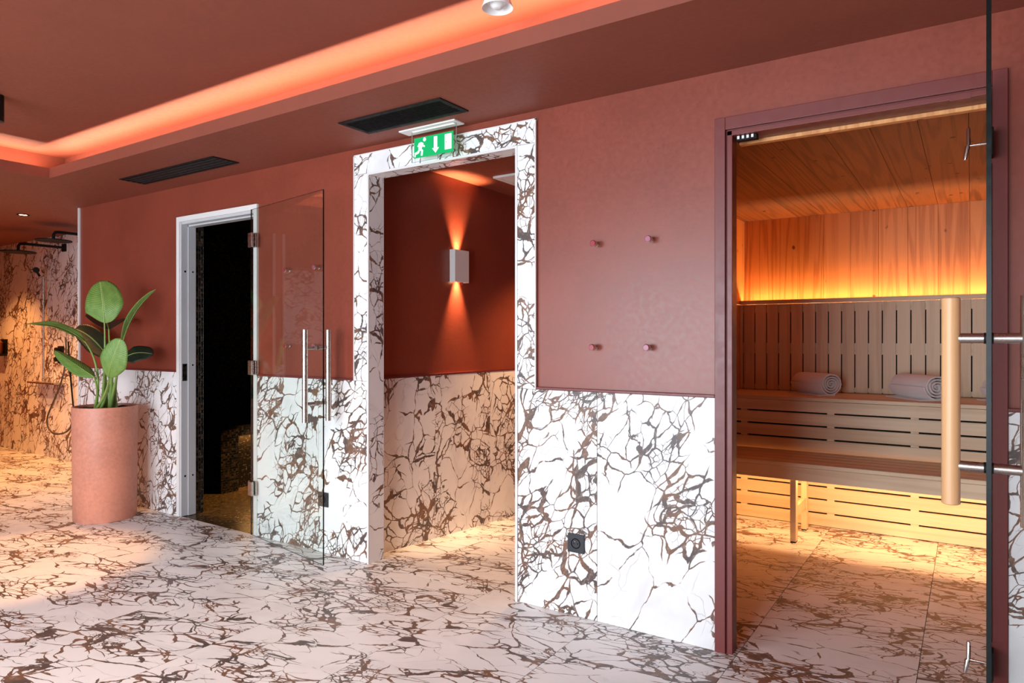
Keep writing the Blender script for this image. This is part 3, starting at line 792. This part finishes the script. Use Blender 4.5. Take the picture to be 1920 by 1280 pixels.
for x, z, f, lb in [(-3.45, 1.662, 'red_face', 'round red coat hook behind the open glass door, upper one nearer the hinges'), (-3.187, 1.664, 'mauve_face', 'round coat hook behind the free edge of the open glass door, upper one'),
                (-3.45, 1.205, 'red_face', 'round red coat hook behind the open glass door, lower one nearer the hinges'), (-3.192, 1.205, 'mauve_face', 'round coat hook behind the pull bars of the open glass door, lower one')]:
    hook(x, z, M[f], lb)
def socket(x, z, label):
    T = thing('power_socket', (x, -.0102, z), label, 'socket', 'black power sockets in the marble dado')
    B(-.042, .042, -.009, 0, -.042, .042).build('plate', M['black_plastic'], T, bevel=.003, local=True)
    r = MB().lathe([(0, -.001), (.019, -.001), (.019, .0), (.022, .0035), (.0235, .0)], (0, 0, 0), 28); r.v = [(a, -.009-c, b) for a, b, c in r.v]
    r.build('socket_well', M['black'], T, smooth=True, local=True)
    for dx in (-.0095, .0095): MB().tube([(dx, -.009, 0), (dx, -.0107, 0)], .003, 8).build('pin_hole', M['rubber'], T, local=True)
    MB().tube([(0, -.009, .011), (0, -.016, .011)], .0025, 8).build('earth_pin', M['chrome'], T, local=True)
socket(-1.477, .329, 'black square power socket in the marble between passage and sauna')
socket(-3.143, .312, 'black square power socket behind the edge of the open glass door')

# ------------------------------------------------------------------ emergency exit sign
EXS = thing('exit_sign', (-2.26, -.085, Z_SOF), 'green emergency exit sign on clear acrylic under a white ceiling plate', 'sign')
pl = B(-2.45, -2.085, -.124, -.044, Z_SOF-.008, Z_SOF).build('ceiling_plate', M['white'], EXS, bevel=.002)
B(-2.385, -2.115, -.094, -.082, Z_SOF-.010, Z_SOF-.008).build('light_slot', M['sign_white'], pl)
ac = obox(Vector((-2.39, -.088, 0)), Vector((1, 0, 0)), Vector((0, 1, 0)), ZV, 0, .288, -.003, .003, 2.15, Z_SOF-.008); ac.m = [1, 1, 0, 1, 0, 1]
ac.build('acrylic_sheet', [M['acrylic'], M['acrylic_edge']], EXS)
gx0, gx1, gz0, gz1 = -2.372, -2.117, 2.168, 2.270
gp = B(gx0, gx1, -.0925, -.0912, gz0, gz1).build('green_panel', M['green'], EXS)
gw, gh = gx1-gx0, gz1-gz0
def sp(x, y): return (gx0+x*gw, gz0+y*gh)
def stroke(pts, r):
    mb = MB()
    for (ax_, ay), (bx, by) in zip(pts[:-1], pts[1:]):
        a = Vector(sp(ax_, ay)); b = Vector(sp(bx, by)); d = (b-a).normalized(); n_ = Vector((-d.y, d.x))*r; d = d*r*.35
        mb.prism([tuple(a-d-n_), tuple(b+d-n_), tuple(b+d+n_), tuple(a-d+n_)], -.0934, -.0925)
    return mb
man = MB()
for pts, r in [([(.205, .70), (.155, .44)], .0105), ([(.21, .70), (.14, .70), (.105, .56)], .0042), ([(.215, .68), (.245, .55), (.275, .52)], .0042),
               ([(.155, .45), (.11, .27), (.03, .22)], .0056), ([(.16, .44), (.215, .32), (.20, .10)], .0056)]:
    t_ = stroke(pts, r); man.add(t_.v, t_.f)
cx_, cz_ = sp(.275, .86)
man.prism([(cx_+.0098*math.cos(2*math.pi*i/20), cz_+.0098*math.sin(2*math.pi*i/20)) for i in range(20)], -.0934, -.0925)
man.build('running_figure', M['sign_white'], gp)
MB().prism([sp(x, y) for x, y in [(.515, .90), (.60, .90), (.60, .34), (.645, .34), (.557, .10), (.47, .34), (.515, .34)]], -.0934, -.0925).build('arrow', M['sign_white'], gp)
MB().prism([sp(x, y) for x, y in [(.79, .90), (.955, .90), (.955, .16), (.79, .16)]], -.0934, -.0925).build('door_symbol', M['sign_white'], gp)
MB().prism([sp(x, y) for x, y in [(.815, .50), (.835, .50), (.835, .54), (.815, .54)]], -.0937, -.0934).build('door_knob_symbol', M['black'], gp)
MB().prism([sp(x, y) for x, y in [(.02, .06), (.04, .06), (.04, .17), (.02, .17)]], -.0934, -.0925).build('maker_mark', M['sign_white'], gp)

# ------------------------------------------------------------------ ceiling vents
def vent(x0, x1, y0, y1, label, n, frame):
    T = thing('ceiling_vent', ((x0+x1)/2, (y0+y1)/2, Z_SOF), label, 'vent', 'black linear grilles in the soffit')
    z = Z_SOF
    for a, b, c, d in [(x0, x1, y0, y0+frame), (x0, x1, y1-frame, y1), (x0, x0+frame, y0+frame, y1-frame), (x1-frame, x1, y0+frame, y1-frame)]:
        B(a, b, c, d, z-.006, z).build('frame', M['black'], T, bevel=.002)
    B(x0+frame, x1-frame, y0+frame, y1-frame, z-.0012, z-.0002).build('backing', M['rubber'], T)
    st = (y1-y0-2*frame)/n
    for i in range(n):
        yc = y0+frame+(i+.5)*st
        MB().hexa([(x0+frame, yc-.2*st, z-.0055), (x1-frame, yc-.2*st, z-.0055), (x1-frame, yc+.02*st, z-.0055), (x0+frame, yc+.02*st, z-.0055)],
                  [(x0+frame, yc, z-.0012), (x1-frame, yc, z-.0012), (x1-frame, yc+.22*st, z-.0012), (x0+frame, yc+.22*st, z-.0012)]).build('slat', M['black_plastic'] if n < 8 else M['black'], T)
vent(-2.605, -1.955, -.393, -.180, 'black linear ceiling vent above the green exit sign', 12, .026)
vent(-4.745, -3.69, -.365, -.188, 'black linear ceiling vent above the steam room door', 4, .014)

# ------------------------------------------------------------------ alarm sounder and spotlight on the tray ceiling
AS = thing('alarm_sounder', (-1.40, -.745, Z_TRAY), 'white cup shaped alarm sounder hanging from the lit ceiling edge', 'alarm')
c = (-1.40, -.745, Z_TRAY)
MB().lathe([(.0, 0), (.046, 0), (.047, -.05), (.049, -.062), (.056, -.082), (.0555, -.084), (.047, -.072), (.040, -.060), (.0, -.058)], c, 40).build('housing', M['white'], AS, smooth=True)
MB().lathe([(.031, -.060), (.026, -.074), (.016, -.084), (.008, -.086), (.0, -.086)], c, 30).build('lens', M['white'], AS, smooth=True)
B(c[0]+.036, c[0]+.05, c[1]-.034, c[1]-.018, Z_TRAY-.06, Z_TRAY-.035).build('red_mark', M['signal_red'], AS)
SPc = P(-9, 178, 0); sx, sy, _ = (lambda r: (r[0]*(Z_TRAY-H)/r[2], -D+r[1]*(Z_TRAY-H)/r[2], 0))(ray(-9, 178))
SPT = thing('spotlight', (sx, sy, Z_TRAY), 'black cylinder spotlight on the ceiling at the left picture edge', 'lamp')
MB().tube([(sx, sy, Z_TRAY), (sx, sy, Z_TRAY-.135)], .038, 28).build('body', M['black'], SPT, smooth=True)
MB().lathe([(.0, -.137), (.034, -.137), (.038, -.135)], (sx, sy, Z_TRAY), 28).build('lens', M['black_plastic'], SPT, smooth=True)

l = bpy.data.lights.new('spotlight_beam', 'SPOT'); l.energy = 230; l.color = (1, .46, .17); l.spot_size = math.radians(38); l.spot_blend = .55; l.shadow_soft_size = .03
o = bpy.data.objects.new('spotlight_beam', l); COL.objects.link(o); o.location = (sx, sy, Z_TRAY-.145); o.rotation_euler = (math.radians(4), math.radians(5), 0)

SP_FILL = thing('spotlight', (-2.2, -2.2, Z_TRAY), 'black cylinder fill spotlight added unseen above the picture to brighten the floor', 'lamp')  # unseen spot, added with a wide neutral beam as fill for the floor
MB().tube([(-2.2, -2.2, Z_TRAY), (-2.2, -2.2, Z_TRAY-.135)], .038, 28).build('body', M['black'], SP_FILL, smooth=True)
l_fill = l.copy(); l_fill.energy = 130; l_fill.color = (1, .78, .62); l_fill.spot_size = math.radians(105); l_fill.spot_blend = 1.
o = bpy.data.objects.new('spotlight_beam', l_fill); COL.objects.link(o); o.location = (-2.2, -2.2, Z_TRAY-.145); o.rotation_euler = Vector((-.5, .85, -2.35)).to_track_quat('-Z', 'Y').to_euler()

# ------------------------------------------------------------------ potted plant
PC = (-5.044, -.306)
PP = thing('planter', (PC[0], PC[1], 0), 'tall round terracotta planter standing against the marble dado', 'planter')
MB().lathe([(0, 0), (.192, 0), (.195, .006), (.203, .772), (.202, .778), (.197, .780), (.190, .778), (.188, .74), (0, .74)], (PC[0], PC[1], 0), 72).build('pot', M['terracotta'], PP, smooth=True)
so_ = MB(); rg = random.Random(3); n = 48; vs = [(PC[0], PC[1], .762)]; fs = []
for i, r in enumerate((.05, .10, .15, .188)):
    for j in range(n):
        a = 2*math.pi*j/n; vs.append((PC[0]+r*math.cos(a), PC[1]+r*math.sin(a), .755+rg.uniform(0, .014)))
for j in range(n): fs.append((0, 1+j, 1+(j+1) % n))
for i in range(3):
    for j in range(n): fs.append((1+i*n+j, 1+(i+1)*n+j, 1+(i+1)*n+(j+1) % n, 1+i*n+(j+1) % n))
so_.add(vs, fs).build('soil', M['soil'], PP)
PL = thing('plant', (PC[0], PC[1], .75), 'bird of paradise plant with large paddle leaves growing in the terracotta planter', 'plant')
def bez(p, t):
    if len(p) == 3: return p[0]*(1-t)**2+p[1]*2*t*(1-t)+p[2]*t*t
    return p[0]*(1-t)**3+p[1]*3*t*(1-t)**2+p[2]*3*t*t*(1-t)+p[3]*t**3
def leaf(rib, width, side, fold, mat, stem, shape=.42, wav=.0):
    """rib: control points; side: direction of the leaf's width; fold: raise of the edges along the normal"""
    side = Vector(side).normalized(); n, k = 22, 10; vs = []; uv = []
    for i in range(n+1):
        t = i/n; c_ = bez(rib, t); tg = (bez(rib, min(1, t+.02))-bez(rib, max(0, t-.02))).normalized()
        s_ = (side-tg*side.dot(tg)).normalized(); nm = tg.cross(s_)
        w_ = width/2*max(.0, math.sin(math.pi*t**shape if t < 1 else math.pi))**.62 if t > 0 else 0
        w_ = width/2*((t/.38)**.55 if t < .38 else math.sqrt(max(0, 1-((t-.38)/.62)**2.1)))
        w_ = max(w_, .002)
        for j in range(k+1):
            x = 2*j/k-1
            vs.append(c_+s_*(x*w_)+nm*(fold*abs(x)**1.3*w_+wav*math.sin(t*14+x*2)*abs(x)))
            uv.append((j/k, t))
    fs = [(i*(k+1)+j, i*(k+1)+j+1, (i+1)*(k+1)+j+1, (i+1)*(k+1)+j) for i in range(n) for j in range(k)]
    me = bpy.data.meshes.new('leaf'); me.from_pydata([tuple(v) for v in vs], [], fs); me.materials.append(mat)
    ul = me.uv_layers.new(name='UVMap')
    for lp in me.loops: ul.data[lp.index].uv = uv[lp.vertex_index]
    me.polygons.foreach_set('use_smooth', [True]*len(me.polygons))
    o = bpy.data.objects.new('leaf', me); COL.objects.link(o); o.parent = PL; o.location = -wloc(PL)
    sd = o.modifiers.new('solid', 'SOLIDIFY'); sd.thickness = .0016
    pts = [bez(stem, i/14) for i in range(15)]
    rr = [.011-.0065*(i/14) for i in range(15)]
    MB().tube(pts, rr, 10).build('stalk', M['stem'], PL, smooth=True)
    rp_ = [bez(rib, i/12)-ZV*.0 for i in range(12)]
    MB().tube(rp_, [.0045-.0035*i/11 for i in range(12)], 6).build('midrib', M['stem'], o, smooth=True)
RV = Vector((CA, SA, 0)); FV = Vector((-SA, CA, 0)); UP = ZV      # viewing frame, used only to orient leaves
y = -.34
root = lambda dx, dy: Vector((PC[0]+dx, PC[1]+dy, .752))
leaf([P(196, 606, -.40), P(195, 570, -.42), P(187, 526, -.36)], .255, RV, .10, M['leaf'], [root(.01, -.03), P(199, 690, -.36), P(196, 606, -.40)])
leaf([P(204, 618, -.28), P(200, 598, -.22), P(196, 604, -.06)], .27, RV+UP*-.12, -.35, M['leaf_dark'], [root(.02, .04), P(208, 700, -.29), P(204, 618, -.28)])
leaf([P(228, 648, -.33), P(240, 600, -.33), P(258, 572, -.34), P(292, 543, -.36)], .085, FV*1-RV*.05, .3, M['leaf'], [root(.06, .0), P(218, 710, -.33), P(228, 648, -.33)])
leaf([P(160, 641, -.42), P(130, 612, -.45), P(88, 602, -.47), P(48, 608, -.48)], .08, FV*.86+UP*.35, -.2, M['leaf'], [root(-.02, -.06), P(196, 690, -.40), P(160, 641, -.42)], wav=.004)
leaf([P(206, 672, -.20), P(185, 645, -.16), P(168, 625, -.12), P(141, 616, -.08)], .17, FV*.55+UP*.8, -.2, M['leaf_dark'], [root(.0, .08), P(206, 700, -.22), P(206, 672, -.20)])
leaf([P(203, 708, -.46), P(208, 676, -.50), P(226, 634, -.46)], .18, RV*1-UP*.35, .16, M['leaf'], [root(.03, -.08), P(203, 735, -.44), P(204, 708, -.46)])
leaf([P(176, 706, -.46), P(158, 694, -.48), P(135, 678, -.49), P(101, 656, -.50)], .105, FV*.8+UP*.6, .5, M['leaf'], [root(-.04, -.05), P(188, 735, -.42), P(176, 706, -.46)])
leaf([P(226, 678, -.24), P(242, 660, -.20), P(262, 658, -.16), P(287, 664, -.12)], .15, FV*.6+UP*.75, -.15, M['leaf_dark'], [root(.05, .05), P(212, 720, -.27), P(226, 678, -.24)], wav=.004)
for dx, dy, u, v, r in [(.0, .0, 197, 700, .017), (.045, .01, 210, 690, .016), (.02, -.04, 205, 720, .013)]:
    a = root(dx, dy); MB().tube([a, a.lerp(P(u, v, -.33), .5), P(u, v, -.33)], [r, r*.9, r*.55], 12).build('stalk', M['stem'], PL, smooth=True)
